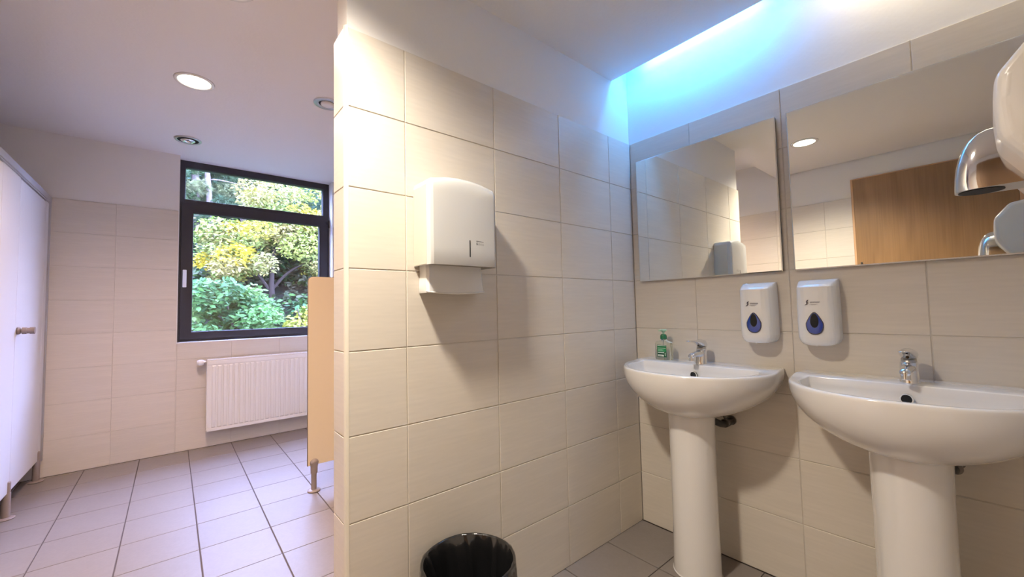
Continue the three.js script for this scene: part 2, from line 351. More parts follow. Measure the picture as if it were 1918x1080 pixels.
// ================================================================ BASINS
const ray = (inside, c, a) => { let lo = 0, hi = .6; for (let i = 0; i < 40; i++) { const m = (lo + hi) / 2; inside(c[0] + m * Math.cos(a), c[1] + m * Math.sin(a)) ? lo = m : hi = m; } return [c[0] + lo * Math.cos(a), c[1] + lo * Math.sin(a)]; };
function makeBasin(label, pos) {                       // u along the wall (z), w away from the wall (-x)
  const t = thing('washbasin', label, 'washbasin', pos, 'white pedestal washbasins under the mirrors');
  const D = .428, hw = .312, w0 = .10, n = 2.2;
  const outer = (u, w) => w > 0 && w < D && Math.abs(u) < .302 + .010 * Math.min(1, w / w0) && (w <= w0 || Math.pow(Math.abs(u) / hw, n) + Math.pow((w - w0) / (D - w0), n) < 1);
  const inner = (u, w) => w > .135 && Math.pow(Math.abs(u) / (.262 - .1 * Math.max(0, .2 - w)), 2.5) + Math.pow(Math.max(0, w - .16) / (D - .022 - .16), 2.5) < 1;
  const c = [0, .235], ang = []; const N = 128;
  for (let i = 0; i < N; i++) ang.push(i / N * Math.PI * 2);
  for (const [a, b] of [[.3019, .0006], [-.3019, .0006]]) { const q = Math.atan2(b - c[1], a - c[0]); ang.push((q + Math.PI * 2) % (Math.PI * 2)); }
  ang.sort((a, b) => a - b);
  const O = ang.map(a => ray(outer, c, a)), I = ang.map(a => ray(inner, [0, .255], a));
  const foot = ang.map(a => [Math.cos(a) * .094, .19 + Math.sin(a) * .10]);
  const P = (q, y) => [-q[1], y, q[0]];
  const mix = (a, b, k) => [a[0] + (b[0] - a[0]) * k, a[1] + (b[1] - a[1]) * k];
  const Y = .848, top = q => Y + .007 * Math.max(0, Math.min(1, (.15 - q[1]) / .06));
  const inset = (q, d) => { const l = Math.hypot(q[0], q[1] - c[1]); return mix(q, c, d / l); };
  const keep = (q, p) => [p[0], q[1] < .002 ? Math.min(p[1], .001) : p[1]];
  const rings = [];
  for (let k = 14; k >= 0; k--) {                     // underside, from pedestal up to the rim
    const th = k / 14 * 1.28, f = Math.cos(th), s = Math.sin(th) / Math.sin(1.28);
    rings.push(O.map((q, i) => P(mix(foot[i], q, Math.min(1, (f - Math.cos(1.28)) / (1 - Math.cos(1.28)))), Y - .014 - .178 * s)));
  }
  for (const [d, dy] of [[.0004, -.007], [.002, -.003], [.005, -.0008], [.009, 0]]) rings.push(O.map(q => P(keep(q, inset(q, d)), top(q) + dy)));
  const lip = (k, dy) => I.map((q, i) => { const e = inset(O[i], .009), m = mix(e, q, k); return P(m, Y + (top(O[i]) - Y) * (q[1] < .2 || m[1] < .15 ? Math.max(0, Math.min(1, (.17 - m[1]) / .06)) : 0) + dy); });
  rings.push(lip(.35, 0)); rings.push(lip(.7, 0)); rings.push(lip(.93, -.0005)); rings.push(lip(1, -.003));
  const cI = [0, .265];
  for (let k = 1; k <= 12; k++) { const th = k / 12 * 1.45; rings.push(I.map(q => P(mix(cI, q, 1 - .04 * Math.sin(th * .5) - .96 * Math.pow(1 - Math.cos(th), 1.15) / Math.pow(1 - Math.cos(1.45), 1.15) * .93), Y - .004 - .125 * Math.sin(th) ** .9))); }
  const body = loft(rings.map(r => r.slice().reverse()), true, true);
  mesh('basin', body, M.porcelain, t);
  // overflow hole on the back of the bowl, waste at the bottom
  mesh('overflow_hole', [cyl(.0145, .0145, V3(-.149, .812, .0), V3(-.158, .8105, .0), 28)], M.blackMatte, t, 'dark round overflow hole');
  mesh('overflow_ring', (() => { const g = new THREE.TorusGeometry(.0145, .0018, 10, 32); g.rotateY(Math.PI / 2); g.translate(-.158, .8105, 0); return g; })(), M.porcelain, t);
  mesh('waste', lathe([[0, .004], [.022, .004], [.03, 0], [.03, -.004], [0, -.004]], 28).translate(-.265, .723, 0), M.chrome, t);
  // pedestal: rounded front, flattened back
  const ped = []; const pr = k => ang.map(a => { const q = [Math.cos(a), Math.sin(a)]; return [q[0] * k, q[1] < 0 ? q[1] * k * .85 : q[1] * k]; });
  for (const [y, k] of [[0, .0945], [.004, .0955], [.03, .094], [.2, .0915], [.45, .091], [.6, .0925], [.658, .094], [.67, .094]]) ped.push(pr(k).map(q => P([q[0], q[1] + .19], y)));
  const pg = loft(ped.map(r => r.slice().reverse()), true);
  const pd = mesh('pedestal', pg, M.porcelain, t);
  mesh('sealant', loft([[.0975, 0], [.0972, .003], [.0945, .006]].map(([k, y]) => pr(k).map(q => P([q[0], q[1] + .19], y + .0003)).reverse())), M.whitePlastic, pd, 'thin white bead of sealant at the floor');
  // trap between pedestal and wall
  mesh('waste_pipe', [tube([[-.135, .66, .03], [-.125, .63, .05], [-.105, .61, .075], [-.07, .60, .085], [-.002, .60, .085]], .014, 32, 14)], M.brownPipe, t, 'dark waste pipe');
  mesh('stop_valve', [cyl(.02, .02, V3(-.001, .605, .088), V3(-.008, .605, .088), 24), cyl(.009, .009, V3(-.008, .605, .088), V3(-.05, .605, .088), 16), cyl(.014, .018, V3(-.05, .605, .088), V3(-.078, .605, .088), 20), cyl(.006, .006, V3(-.05, .605, .088), V3(-.062, .68, .06), 12)], M.darkSteel, t, 'dull metal angle valve');
  return t;
}
const B1 = [0, 0, .379], B2 = [0, 0, 1.05];
const basin = makeBasin('white pedestal washbasin in the corner, with a soap bottle on its rim', B1);
copyOf(basin, B2, 'white pedestal washbasin at the larger mirror, its right side cut by the picture edge');

function makeTap(label, pos) {
  const t = thing('mixer_tap', label, 'tap', pos, 'chrome mixer taps');
  const el = (x, y, rx, rz, tilt = 0) => { const o = []; for (let i = 0; i < 28; i++) { const a = i / 28 * Math.PI * 2; o.push([x + rx * Math.cos(a) * Math.cos(tilt), y + rx * Math.cos(a) * Math.sin(tilt), rz * Math.sin(a)]); } return o.reverse(); };
  mesh('tap_body', loft([el(0, -.006, .0245, .0245), el(0, .004, .0245, .0245), el(0, .006, .023, .023), el(.001, .03, .022, .0225), el(.003, .05, .0225, .0225), el(.005, .062, .0215, .022, .12), el(.006, .066, .020, .0205, .15)], true, true), M.chrome, t);
  // spout: oval section tapering outwards
  const sp = [[-.002, .044, .017, .019], [-.03, .046, .014, .016], [-.06, .046, .012, .0145], [-.082, .043, .0112, .0138], [-.094, .040, .0105, .013]];
  mesh('spout', loft(sp.map(([x, y, ry, rz]) => { const o = []; for (let i = 0; i < 24; i++) { const a = i / 24 * Math.PI * 2; o.push([x + .25 * ry * Math.sin(a), y + ry * Math.sin(a), rz * Math.cos(a)]); } return o; }), true, true), M.chrome, t);
  mesh('aerator', cyl(.0118, .0122, V3(-.084, .036, 0), V3(-.088, .018, 0), 24), M.chrome, t);
  // lever: dome over the body and a flat blade reaching forward
  const lv = [[.026, .068, .004, .010], [.022, .080, .012, .020], [.010, .088, .017, .023], [-.008, .092, .016, .022], [-.028, .096, .010, .019], [-.055, .101, .0055, .015], [-.085, .1045, .0038, .0125], [-.112, .106, .0032, .0115], [-.117, .1063, .0015, .008]];
  const lever = mesh('lever', loft(lv.map(([x, y, ry, rz]) => { const o = []; for (let i = 0; i < 24; i++) { const a = i / 24 * Math.PI * 2; o.push([x + .35 * ry * Math.sin(a), y + ry * Math.sin(a), rz * Math.cos(a)]); } return o; }), true, true, true), M.chrome, t);
  const el2 = mesh('collar', loft([el(.006, .066, .0185, .019, .15), el(.006, .074, .0185, .019, .15)], true, true), M.steel, t);
  mesh('marker', cyl(.0045, .0045, V3(-.008, .080, 0), V3(-.0225, .0815, 0), 14), M.black, lever);
  return t;
}
const tap = makeTap('chrome mixer tap beside the soap bottle on the corner washbasin', [-.085, .855, .383]);
copyOf(tap, [-.085, .855, 1.053], 'chrome mixer tap on the washbasin under the larger mirror');

// ================================================================ MIRRORS
function makeMirror(label, z0, z1, y0, y1) {
  const t = thing('wall_mirror', label, 'mirror', [0, y0, (z0 + z1) / 2], 'frameless wall mirrors over the basins');
  const w = (z1 - z0) / 2, h = y1 - y0, b = .004;
  mesh('glass', box(-.0200, b, -w + b, -.0195, h - b, w - b), M.mirror, t);
  const q = (x, i) => [[x, i, -w + i], [x, i, w - i], [x, h - i, w - i], [x, h - i, -w + i]];
  const e = loft([q(-.0008 - .012, 0), q(-.0185, 0), q(-.0200, b)].map(r => r.slice()), true); 
  mesh('polished_edge', toCreasedNormals(e, .3), M.mirrorEdge, t);
  mesh('backing', box(-.0190, .002, -w + .002, -.0005, h - .002, w - .002), M.brownPipe, t);
  return t;
}
makeMirror('frameless mirror over the corner washbasin, reflecting the towel dispenser', .046, .698, 1.245, 1.884);
makeMirror('frameless mirror over the second washbasin, reflecting the wooden door', .738, 1.39, 1.245, 1.884);

// ================================================================ SOAP DISPENSERS
const canvasTex = (w, h, draw) => { const c = document.createElement('canvas'); c.width = w; c.height = h; const g = c.getContext('2d'); draw(g, w, h); const t = new THREE.CanvasTexture(c); t.colorSpace = THREE.SRGBColorSpace; return t; };
const decal = (w, h, tex) => new THREE.Mesh(new THREE.PlaneGeometry(w, h), new THREE.MeshStandardMaterial({ map: tex, transparent: true, roughness: .4 }));
const soapLogo = canvasTex(256, 128, (g, w, h) => {
  g.clearRect(0, 0, w, h); g.fillStyle = '#23233f';
  g.beginPath(); g.moveTo(72, 6); g.bezierCurveTo(40, 14, 30, 34, 34, 62); g.bezierCurveTo(42, 74, 40, 84, 4, 112); g.bezierCurveTo(52, 106, 70, 88, 66, 58); g.bezierCurveTo(58, 46, 62, 30, 72, 6); g.fill();
  g.strokeStyle = '#d8d2c8'; g.lineWidth = 5; g.beginPath(); g.moveTo(62, 36); g.bezierCurveTo(46, 42, 50, 60, 58, 66); g.bezierCurveTo(60, 80, 52, 86, 40, 92); g.stroke();
  g.fillStyle = '#85828f'; for (let i = 0; i < 9; i++) g.fillRect(94 + i * 17, 46, 13, 15);
  g.fillStyle = '#8d8a94'; g.fillRect(94, 68, 138, 4); g.fillStyle = '#9a979f'; g.fillRect(84, 92, 126, 5); g.fillRect(110, 104, 78, 4);
});
function makeSoap(label, pos) {
  const t = thing('soap_dispenser', label, 'soap dispenser', pos, 'white wall soap dispensers with blue drop windows');
  // horizontal sections: straight sides, bowed front; the top is cut off by a slanted face, the lower corners are round
  const hw = .0625, y0 = -.123, dp = .096;
  const sect = (y, k, d) => { const o = [[-.0003, y, hw * k]], n = 36; for (let i = 0; i <= n; i++) { const a = Math.PI * i / n, c = Math.cos(a), q = Math.sin(a); o.push([-(.35 * d + .65 * d * Math.pow(q, .62)), y, hw * k * Math.sign(c) * Math.pow(Math.abs(c), .62)]); } o.push([-.0003, y, -hw * k]); return o; };
  const R = [], S = [];
  for (let i = 0; i <= 12; i++) { const t = i / 12, b = 1 - Math.sqrt(Math.max(0, 1 - (1 - t) ** 2)); R.push(sect(y0 + .040 * t - (i ? 0 : .0), 1 - .36 * b, dp * (.97 - .16 * b))); }
  for (const y of [-.05, 0, .05, .094]) R.push(sect(y, 1 - .03 * Math.max(0, y / .1), dp * (1 - .0 * y)));
  mesh('cover', toCreasedNormals(loft(R, false), .5), M.whitePlastic, t);
  for (const [y, d] of [[.094, 1], [.0965, .985], [.108, .80], [.117, .58], [.1215, .38], [.123, .2]]) S.push(sect(y, .97 - .02 * (1 - d), dp * d));
  mesh('top_face', toCreasedNormals(loft(S, false, true), .5), M.whitePlastic, t);
  mesh('underside', loft([R[0], R[0].map(p => [p[0] * .5, y0 + .002, p[2] * .5])], false, true), M.whitePlastic, t);
  const drop = (k, x) => { const o = []; for (let i = 0; i < 44; i++) { const a = i / 44 * Math.PI * 2, q = Math.sin(a), c = Math.cos(a); o.push([x, -.0405 + .0415 * k * q, .0272 * k * Math.sign(c) * Math.pow(Math.abs(c), .86) * (1 - .38 * Math.max(0, q) - .10 * q)]); } return o.reverse(); };
  mesh('window_rim', loft([drop(1, -.0925), drop(1, -.0968), drop(.96, -.0976)], true, true), M.darkBlue, t, 'dark blue rim of the drop window');
  mesh('drop_window', loft([drop(.91, -.0974), drop(.88, -.0984), drop(.5, -.0990)], true, true), M.blueGlass, t, 'blue translucent drop window');
  const ov = (k, x) => { const o = []; for (let i = 0; i < 32; i++) { const a = i / 32 * Math.PI * 2; o.push([x, -.0300 + .0265 * k * Math.sin(a), .0125 * k * Math.cos(a) * (1 - .12 * Math.sin(a))]); } return o.reverse(); };
  mesh('level_slot', loft([ov(1, -.0982), ov(1, -.0998), ov(.8, -.1002)], true, true), M.blackMatte, t, 'dark oval level window');
  const lg = decal(.050, .025, soapLogo); lg.name = 'logo'; lg.position.set(-.0972, .036, -.004); lg.rotation.y = -Math.PI / 2; t.add(lg);
  mesh('release_tab', rbox(-.070, -.1245, -.004, -.082, -.120, .004, .001), M.whitePlastic, t);
  return t;
}
const soap = makeSoap('white soap dispenser under the first mirror, left of its twin', [0, 1.08, .609]);
copyOf(soap, [0, 1.08, .812], 'white soap dispenser under the second mirror, right of its twin');

// ================================================================ SOAP BOTTLE
{
  const t = thing('soap_bottle', 'clear pump soap bottle with a green label on the corner washbasin', 'bottle', [-.068, .855, .195]);
  const el = (y, a, b) => { const o = []; for (let i = 0; i < 40; i++) { const q = i / 40 * Math.PI * 2, c = Math.cos(q), s = Math.sin(q); o.push([b * Math.sign(s) * Math.abs(s) ** .8, y, a * Math.sign(c) * Math.abs(c) ** .8]); } return o; };
  mesh('bottle', loft([el(.0006, .039, .021), el(.003, .042, .024), el(.010, .0435, .025), el(.05, .0435, .025), el(.078, .043, .0245), el(.086, .037, .022), el(.091, .022, .016), el(.094, .013, .013), el(.099, .0125, .0125)], true, true, true), phy(lin(.96, .985, .95), .03, { transmission: 1, thickness: .03, ior: 1.38, attenuationColor: lin(.86, .93, .80), attenuationDistance: .16 }), t);
  const lab = canvasTex(192, 256, (g, w, h) => {
    g.fillStyle = '#0c5a34'; g.fillRect(0, 0, w, h); g.fillStyle = '#dfeee2'; g.fillRect(8, 8, w - 16, 12);
    g.fillStyle = '#147a48'; g.fillRect(8, 26, w - 16, 70); g.fillStyle = '#2a9a60'; g.fillRect(8, 78, w - 16, 60);
    g.fillStyle = '#d9eadc'; g.fillRect(12, 62, w - 24, 9); g.fillStyle = '#e4efe4'; g.fillRect(14, 152, w - 60, 16);
    g.fillStyle = '#e9efe6'; g.fillRect(16, 204, 120, 38); g.fillStyle = '#0a3d26'; g.fillRect(16, 178, 120, 20);
    g.fillStyle = '#a8cdb4'; for (let i = 0; i < 5; i++) g.fillRect(18, 86 + i * 10, 90 + (i * 37) % 50, 4);
    g.fillStyle = '#cfe2d2'; g.fillRect(w - 34, 160, 14, 70); g.fillStyle = '#27573f'; for (let i = 0; i < 4; i++) g.fillRect(22, 210 + i * 8, 60 + (i * 29) % 44, 3);
  });
  const L = []; for (const y of [.014, .072]) L.push([-.6, -.45, -.3, -.15, 0, .15, .3, .45, .6].map(k => [-.0253 - .0006 + .003 * k * k * 1.6, y, k * .040 + .002]));
  const lg = loft(L, false); const uv = lg.attributes.uv; for (let i = 0; i < uv.count; i++) uv.setXY(i, (i % 9) / 8, i < 9 ? 0 : 1);
  mesh('label', lg, new THREE.MeshStandardMaterial({ map: lab, roughness: .35, side: THREE.DoubleSide }), t, 'green printed label');
  const green = phy(lin(.01, .16, .07), .25, { clearcoat: .4 }), pale = phy(lin(.55, .78, .55), .3, { transmission: .2 });
  mesh('pump_collar', [lathe([[0, .099], [.0155, .099], [.016, .101], [.0155, .115], [.012, .121], [.009, .123], [0, .123]], 28)], green, t, 'dark green pump collar');
  mesh('pump_head', [lathe([[.006, .122], [.006, .132], [.010, .136], [.0165, .139], [.0165, .143], [.013, .146], [0, .147]], 28), rbox(-.038, .138, -.005, -.008, .145, .005, .002)], pale, t, 'pale green pump head');
  mesh('dip_tube', cyl(.0022, .0022, V3(0, .004, .004), V3(0, .1, 0), 8), std(lin(.5, .5, .48), .4), t);
}

// ================================================================ TOWEL DISPENSER
{
  const t = thing('towel_dispenser', 'white paper towel dispenser on the tiled partition above the bin', 'towel dispenser', [-1.157, 1.262, 0]);
  // horizontal section of the cover: vertical ring up the height, crowned top
  const hw = .131, d = .116, sect = (y, k, dd, fy) => {
    const o = [], w = hw * k, r = .012, dz = d * dd;
    o.push([-w, y, .0005]); o.push([-w, y, dz * .5]); o.push([-w, y, dz - r]);
    for (let i = 1; i <= 6; i++) { const a = Math.PI - i / 6 * Math.PI / 2; o.push([-w + r + r * Math.cos(a), y, dz - r + r * Math.sin(a)]); }
    for (const q of [-.6, -.2, .2, .6]) o.push([q * w, y + fy * (1 - q * q), dz + .004 * (1 - q * q)]);
    for (let i = 0; i <= 6; i++) { const a = Math.PI / 2 - i / 6 * Math.PI / 2; o.push([w - r + r * Math.cos(a), y, dz - r + r * Math.sin(a)]); }
    o.push([w, y, dz * .5]); o.push([w, y, .0005]); return o;
  };
  const R = [sect(.002, 1, .995, 0), sect(0.004, 1.0, 1, 0)];
  for (const y of [.06, .14, .2, .24]) R.push(sect(y, 1, 1, 0));
  const ctop = [[.258, .998, .995, .004], [.270, .985, .975, .008], [.278, .955, .94, .011], [.2835, .90, .88, .012], [.2865, .80, .78, .012]];
  ctop.forEach(([y, k, dd, fy]) => R.push(sect(y, k, dd, fy)));
  mesh('cover', toCreasedNormals(loft(R, false, false), .8), M.greyWhite, t);
  mesh('top_cap', (() => { const r = R[R.length - 1]; return loft([r, r.map(p => [p[0] * .3, p[1] + .002, .03 + (p[2] - .03) * .3])], false, true); })(), M.greyWhite, t);
  for (const q of [-.131, .131]) mesh('side_panel', rbox(q - .0015, .004, .001, q + .0015, .262, .088, .001), M.cream, t, 'creamy side of the back shell');
  mesh('underside', box(-.127, .006, .002, .127, .010, .108), std(lin(.33, .32, .30), .5), t, 'grey underside of the cover');
  const tr = []; for (const [y, w, z] of [[.006, .112, .052], [-.02, .112, .054], [-.055, .114, .057], [-.080, .115, .061], [-.086, .113, .060]]) tr.push([[-w, y, .001], [-w, y, z - .008], [-w + .008, y, z], [-.04, y, z + .004], [.04, y, z + .004], [w - .008, y, z], [w, y, z - .008], [w, y, .001]]);
  mesh('towel_tray', toCreasedNormals(loft(tr, false), .5), M.whitePlastic, t);
  mesh('tray_lip', [tube([[-.115, -.080, .054], [-.112, -.083, .062], [-.06, -.087, .066], [0, -.089, .067], [.06, -.087, .066], [.112, -.083, .062]], .0025, 24, 8)], M.whitePlastic, t);
  const bar = mesh('level_slot', box(.0120, .032, .1185, .0155, .088, .1207), M.blackMatte, t, 'black vertical level slot');
  const logo = canvasTex(256, 96, (g, w, h) => {
    g.clearRect(0, 0, w, h); g.fillStyle = '#4a4a48'; g.beginPath(); g.moveTo(14, 8); g.quadraticCurveTo(120, -2, 240, 14); g.lineTo(240, 20); g.quadraticCurveTo(120, 8, 14, 22); g.fill();
    g.font = 'bold 52px sans-serif'; g.fillStyle = '#2b2b2b'; g.textBaseline = 'alphabetic'; g.fillText('medi', 6, 70);
    g.font = '48px sans-serif'; g.fillStyle = '#9c9c9c'; g.fillText('clinics', 128, 70, 118);
  });
  const lg = decal(.056, .021, logo); lg.name = 'logo'; lg.position.set(.046, .079, .1195); t.add(lg);
}

// ================================================================ WASTE BIN
{
  const t = thing('waste_bin', 'black plastic waste bin with a glossy bag below the towel dispenser', 'bin', [-1.199, .003, .166]);
  mesh('bin_body', lathe([[0, 0], [.098, 0], [.103, .004], [.136, .338], [.141, .343], [.141, .349], [.137, .350], [.133, .340], [.100, .010], [0, .008]], 64), M.black, t);
  const R = []; const n = 96;
  const fold = (a, k) => .004 * Math.sin(a * 7 + k * 1.7) + .003 * Math.sin(a * 13 + 2.1 + k) + .0022 * Math.sin(a * 23 + k * 3);
  for (const [r, y, f] of [[.1415, .275, 1.1], [.1445, .305, 1], [.1455, .336, .6], [.1445, .352, .3], [.140, .3565, .2], [.135, .352, .3], [.129, .32, 1.3], [.120, .26, 2], [.110, .19, 2.4], [.098, .12, 2.6], [.08, .07, 2.4], [.045, .045, 2], [.01, .04, .3]])
    R.push([...Array(n)].map((_, i) => { const a = i / n * Math.PI * 2, q = r + (r > .1405 ? Math.abs(fold(a, y * 9)) : -Math.abs(fold(a, y * 9))) * f; return [q * Math.cos(a), y + .004 * f * Math.sin(a * 5 + 1), q * Math.sin(a)]; }));
  mesh('bin_bag', loft(R), M.bag, t, 'shiny black bin bag folded over the rim');
}

// ================================================================ HAND DRYER
{
  const t = thing('hand_dryer', 'white wall hand dryer with a chrome nozzle at the right picture edge', 'hand dryer', [-.85, 0, 0]);
  const prof = [[1.468, 1.285], [1.33, 1.282], [1.292, 1.292], [1.256, 1.352], [1.2535, 1.405], [1.257, 1.447], [1.300, 1.503], [1.345, 1.510], [1.468, 1.512]];
  const s = new THREE.Shape(); const r = .012;
  const pts = prof.map(p => new THREE.Vector2(...p));
  pts.forEach((p, i) => {
    const a = pts[(i + pts.length - 1) % pts.length], b = pts[(i + 1) % pts.length];
    const d1 = a.clone().sub(p), d2 = b.clone().sub(p), q = Math.min(r, d1.length() * .4, d2.length() * .4);
    const p1 = p.clone().add(d1.setLength(q)), p2 = p.clone().add(d2.setLength(q));
    i ? s.lineTo(p1.x, p1.y) : s.moveTo(p1.x, p1.y); s.quadraticCurveTo(p.x, p.y, p2.x, p2.y);
  });
  s.closePath();
  const g = new THREE.ExtrudeGeometry(s, { depth: .236, bevelEnabled: true, bevelThickness: .022, bevelSize: .016, bevelOffset: -.016, bevelSegments: 6, curveSegments: 5 });
  g.translate(0, 0, -.118);
  g.applyMatrix4(new THREE.Matrix4().makeBasis(V3(0, 0, 1), V3(0, 1, 0), V3(-1, 0, 0)));
  mesh('casing', toCreasedNormals(mergeVertices(g.deleteAttribute('uv') && g), .6), phy(lin(.66, .635, .60), .3, { clearcoat: .3 }), t);
  // nozzle: chrome hood bending down out of the lower front, flat underneath with a round mouth
  const zs = [1.318, 1.29, 1.27, 1.256, 1.246, 1.236, 1.226, 1.218, 1.212, 1.2085, 1.2062, 1.205], n = 32, yb = 1.3015;
  const ytop = z => yb + .104 * Math.pow(Math.max(0, 1 - Math.pow(Math.max(0, 1.258 - z) / .0531, 2.6)), 1 / 2.1) + (z > 1.258 ? -.02 * (z - 1.258) : 0);
  const half = z => z > 1.236 ? .0325 + .05 * (z - 1.236) : .0325 * Math.sqrt(Math.max(.001, 1 - ((1.236 - z) / .0312) ** 2));
  const ring = z => { const o = [], w = half(z), h = Math.max(.002, ytop(z) - yb); for (let i = 0; i <= n; i++) { const b = Math.PI * i / n; o.push([-w * Math.cos(b), yb + h * Math.sin(b) ** .75, z]); } return o; };
  const hood = zs.map(ring);
  mesh('nozzle', loft(hood, false), M.chrome, t, 'bent chrome air nozzle');
  const sole = []; hood.forEach(r => { const a = r[0], b = r[n]; sole.push([a, [a[0] * .5, yb, a[2]], [0, yb, a[2]], [b[0] * .5, yb, b[2]], b]); });
  mesh('nozzle_base', loft(sole, false), M.steel, t);
  mesh('nozzle_opening', cyl(.0265, .0265, V3(0, yb - .0012, 1.2355), V3(0, yb + .001, 1.2355), 40), M.blackMatte, t, 'round dark air outlet');
  mesh('button', cyl(.012, .012, V3(-.135, 1.48, 1.33), V3(-.142, 1.48, 1.33), 20), M.chrome, t);
}

// ================================================================ TOILET CUBICLE FRONT
{
  const t = thing('toilet_cubicle', 'pale laminate toilet cubicle front along the left side of the room', 'cubicle');
  const X = -2.6, yb = .142, yt = 1.945;
  mesh('side_panel', rbox(X - .013, yb, -3.128, X, yt + .012, -3.035, .002), M.cubicle, t);
  const d = mesh('door', rbox(X - .013, yb, -3.031, X, yt, -2.412, .002), M.cubicle, t);
  mesh('partition_panel', rbox(X - .013, yb, -2.408, X, yt + .012, -2.082, .002), M.cubicle, t);
  const d2 = mesh('door', rbox(X - .013, yb, -2.078, X, yt, -1.46, .002), M.cubicle, t);
  mesh('partition_panel', rbox(X - .013, yb, -1.456, X, yt + .012, -1.1, .002), M.cubicle, t);
  mesh('head_rail', [rbox(X - .03, 1.957, -3.13, X + .012, 2.0, -.92, .004), rbox(X - .012, 1.95, -3.13, X + .006, 1.958, -.92, .001)], M.alu, t, 'grey metal head rail');
  mesh('wall_profile', rbox(X - .022, yb - .02, -3.1315, X + .010, 1.96, -3.112, .002), M.alu, t, 'grey wall channel');
  const knob = (z, par) => {
    const k = mesh('knob', [cyl(.020, .0195, V3(X + .020, 1.05, z), V3(X + .038, 1.05, z), 28), cyl(.0170, .0170, V3(X + .038, 1.05, z), V3(X + .050, 1.05, z), 28), cyl(.0195, .020, V3(X + .050, 1.05, z), V3(X + .070, 1.05, z), 28), cyl(.010, .010, V3(X + .012, 1.05, z), V3(X + .021, 1.05, z), 20)], M.nylon, par, 'grey-brown cylindrical turn knob');
    mesh('rosette', lathe([[0, 0], [.021, 0], [.021, .008], [.018, .013], [0, .014]], 28).rotateZ(-Math.PI / 2).translate(X, 1.05, z), M.nylon, k);
  };
  knob(-2.443, d); knob(-1.5, d2);
  for (const z of [-3.05, -2.385, -1.46]) {
    const f = mesh('foot', [lathe([[0, 0], [.038, 0], [.038, .004], [.03, .009], [.018, .011], [0, .011]], 28).translate(X - .006, .001, z), cyl(.0185, .0185, V3(X - .006, .01, z), V3(X - .006, .145, z), 24)], M.nylon, t, 'grey-brown adjustable foot');
    mesh('clamp', rbox(X - .022, .135, z - .014, X + .010, .205, z + .014, .007, 3), M.nylon, f);
  }
}
// ================================================================ URINAL SCREEN
{
  const t = thing('urinal_screen', 'cream laminate screen on a brown foot beyond the partition end', 'screen', [0, 0, -1.571]);
  const s = new THREE.Shape(), x0 = -1.243, x1 = XR - .003, y0 = .163, y1 = 1.349, r = .034;
  s.moveTo(x0, y0); s.lineTo(x1, y0); s.lineTo(x1, y1); s.lineTo(x0 + r, y1); s.quadraticCurveTo(x0, y1, x0, y1 - r); s.closePath();
  const g = new THREE.ExtrudeGeometry(s, { depth: .010, bevelEnabled: true, bevelSize: .001, bevelThickness: .001, bevelOffset: -.001, bevelSegments: 1, curveSegments: 10 }); g.translate(0, 0, -.0035);
  mesh('panel', metreUV(g), M.screen, t);
  const e = new THREE.Shape(); e.moveTo(x0 - .0025, y0 - .001); e.lineTo(x0 - .0025, y1 - r); e.quadraticCurveTo(x0 - .0025, y1 + .002, x0 + r, y1 + .002); e.lineTo(x1, y1 + .002); e.lineTo(x1, y1); e.lineTo(x0 + r, y1); e.quadraticCurveTo(x0, y1, x0, y1 - r); e.lineTo(x0, y0 - .001); e.closePath();
  mesh('edge_band', new THREE.ExtrudeGeometry(e, { depth: .011, bevelEnabled: false }).translate(0, 0, -.0045), M.screenEdge, t, 'dark edge band');
  const f = mesh('foot', [lathe([[0, 0], [.036, 0], [.037, .004], [.033, .010], [.020, .012], [0, .012]], 32).translate(-1.206, .001, 0), cyl(.016, .016, V3(-1.206, .01, 0), V3(-1.206, .125, 0), 24), cyl(.0205, .0205, V3(-1.206, .115, .003), V3(-1.206, .165, .003), 24)], M.nylon, t, 'brown metal-coloured foot');
  mesh('clamp', [new THREE.SphereGeometry(.026, 28, 18).scale(1, .95, .8).translate(-1.206, .178, .003), cyl(.0245, .0205, V3(-1.206, .178, .003), V3(-1.206, .15, .003), 28)], M.nylon, f);
}
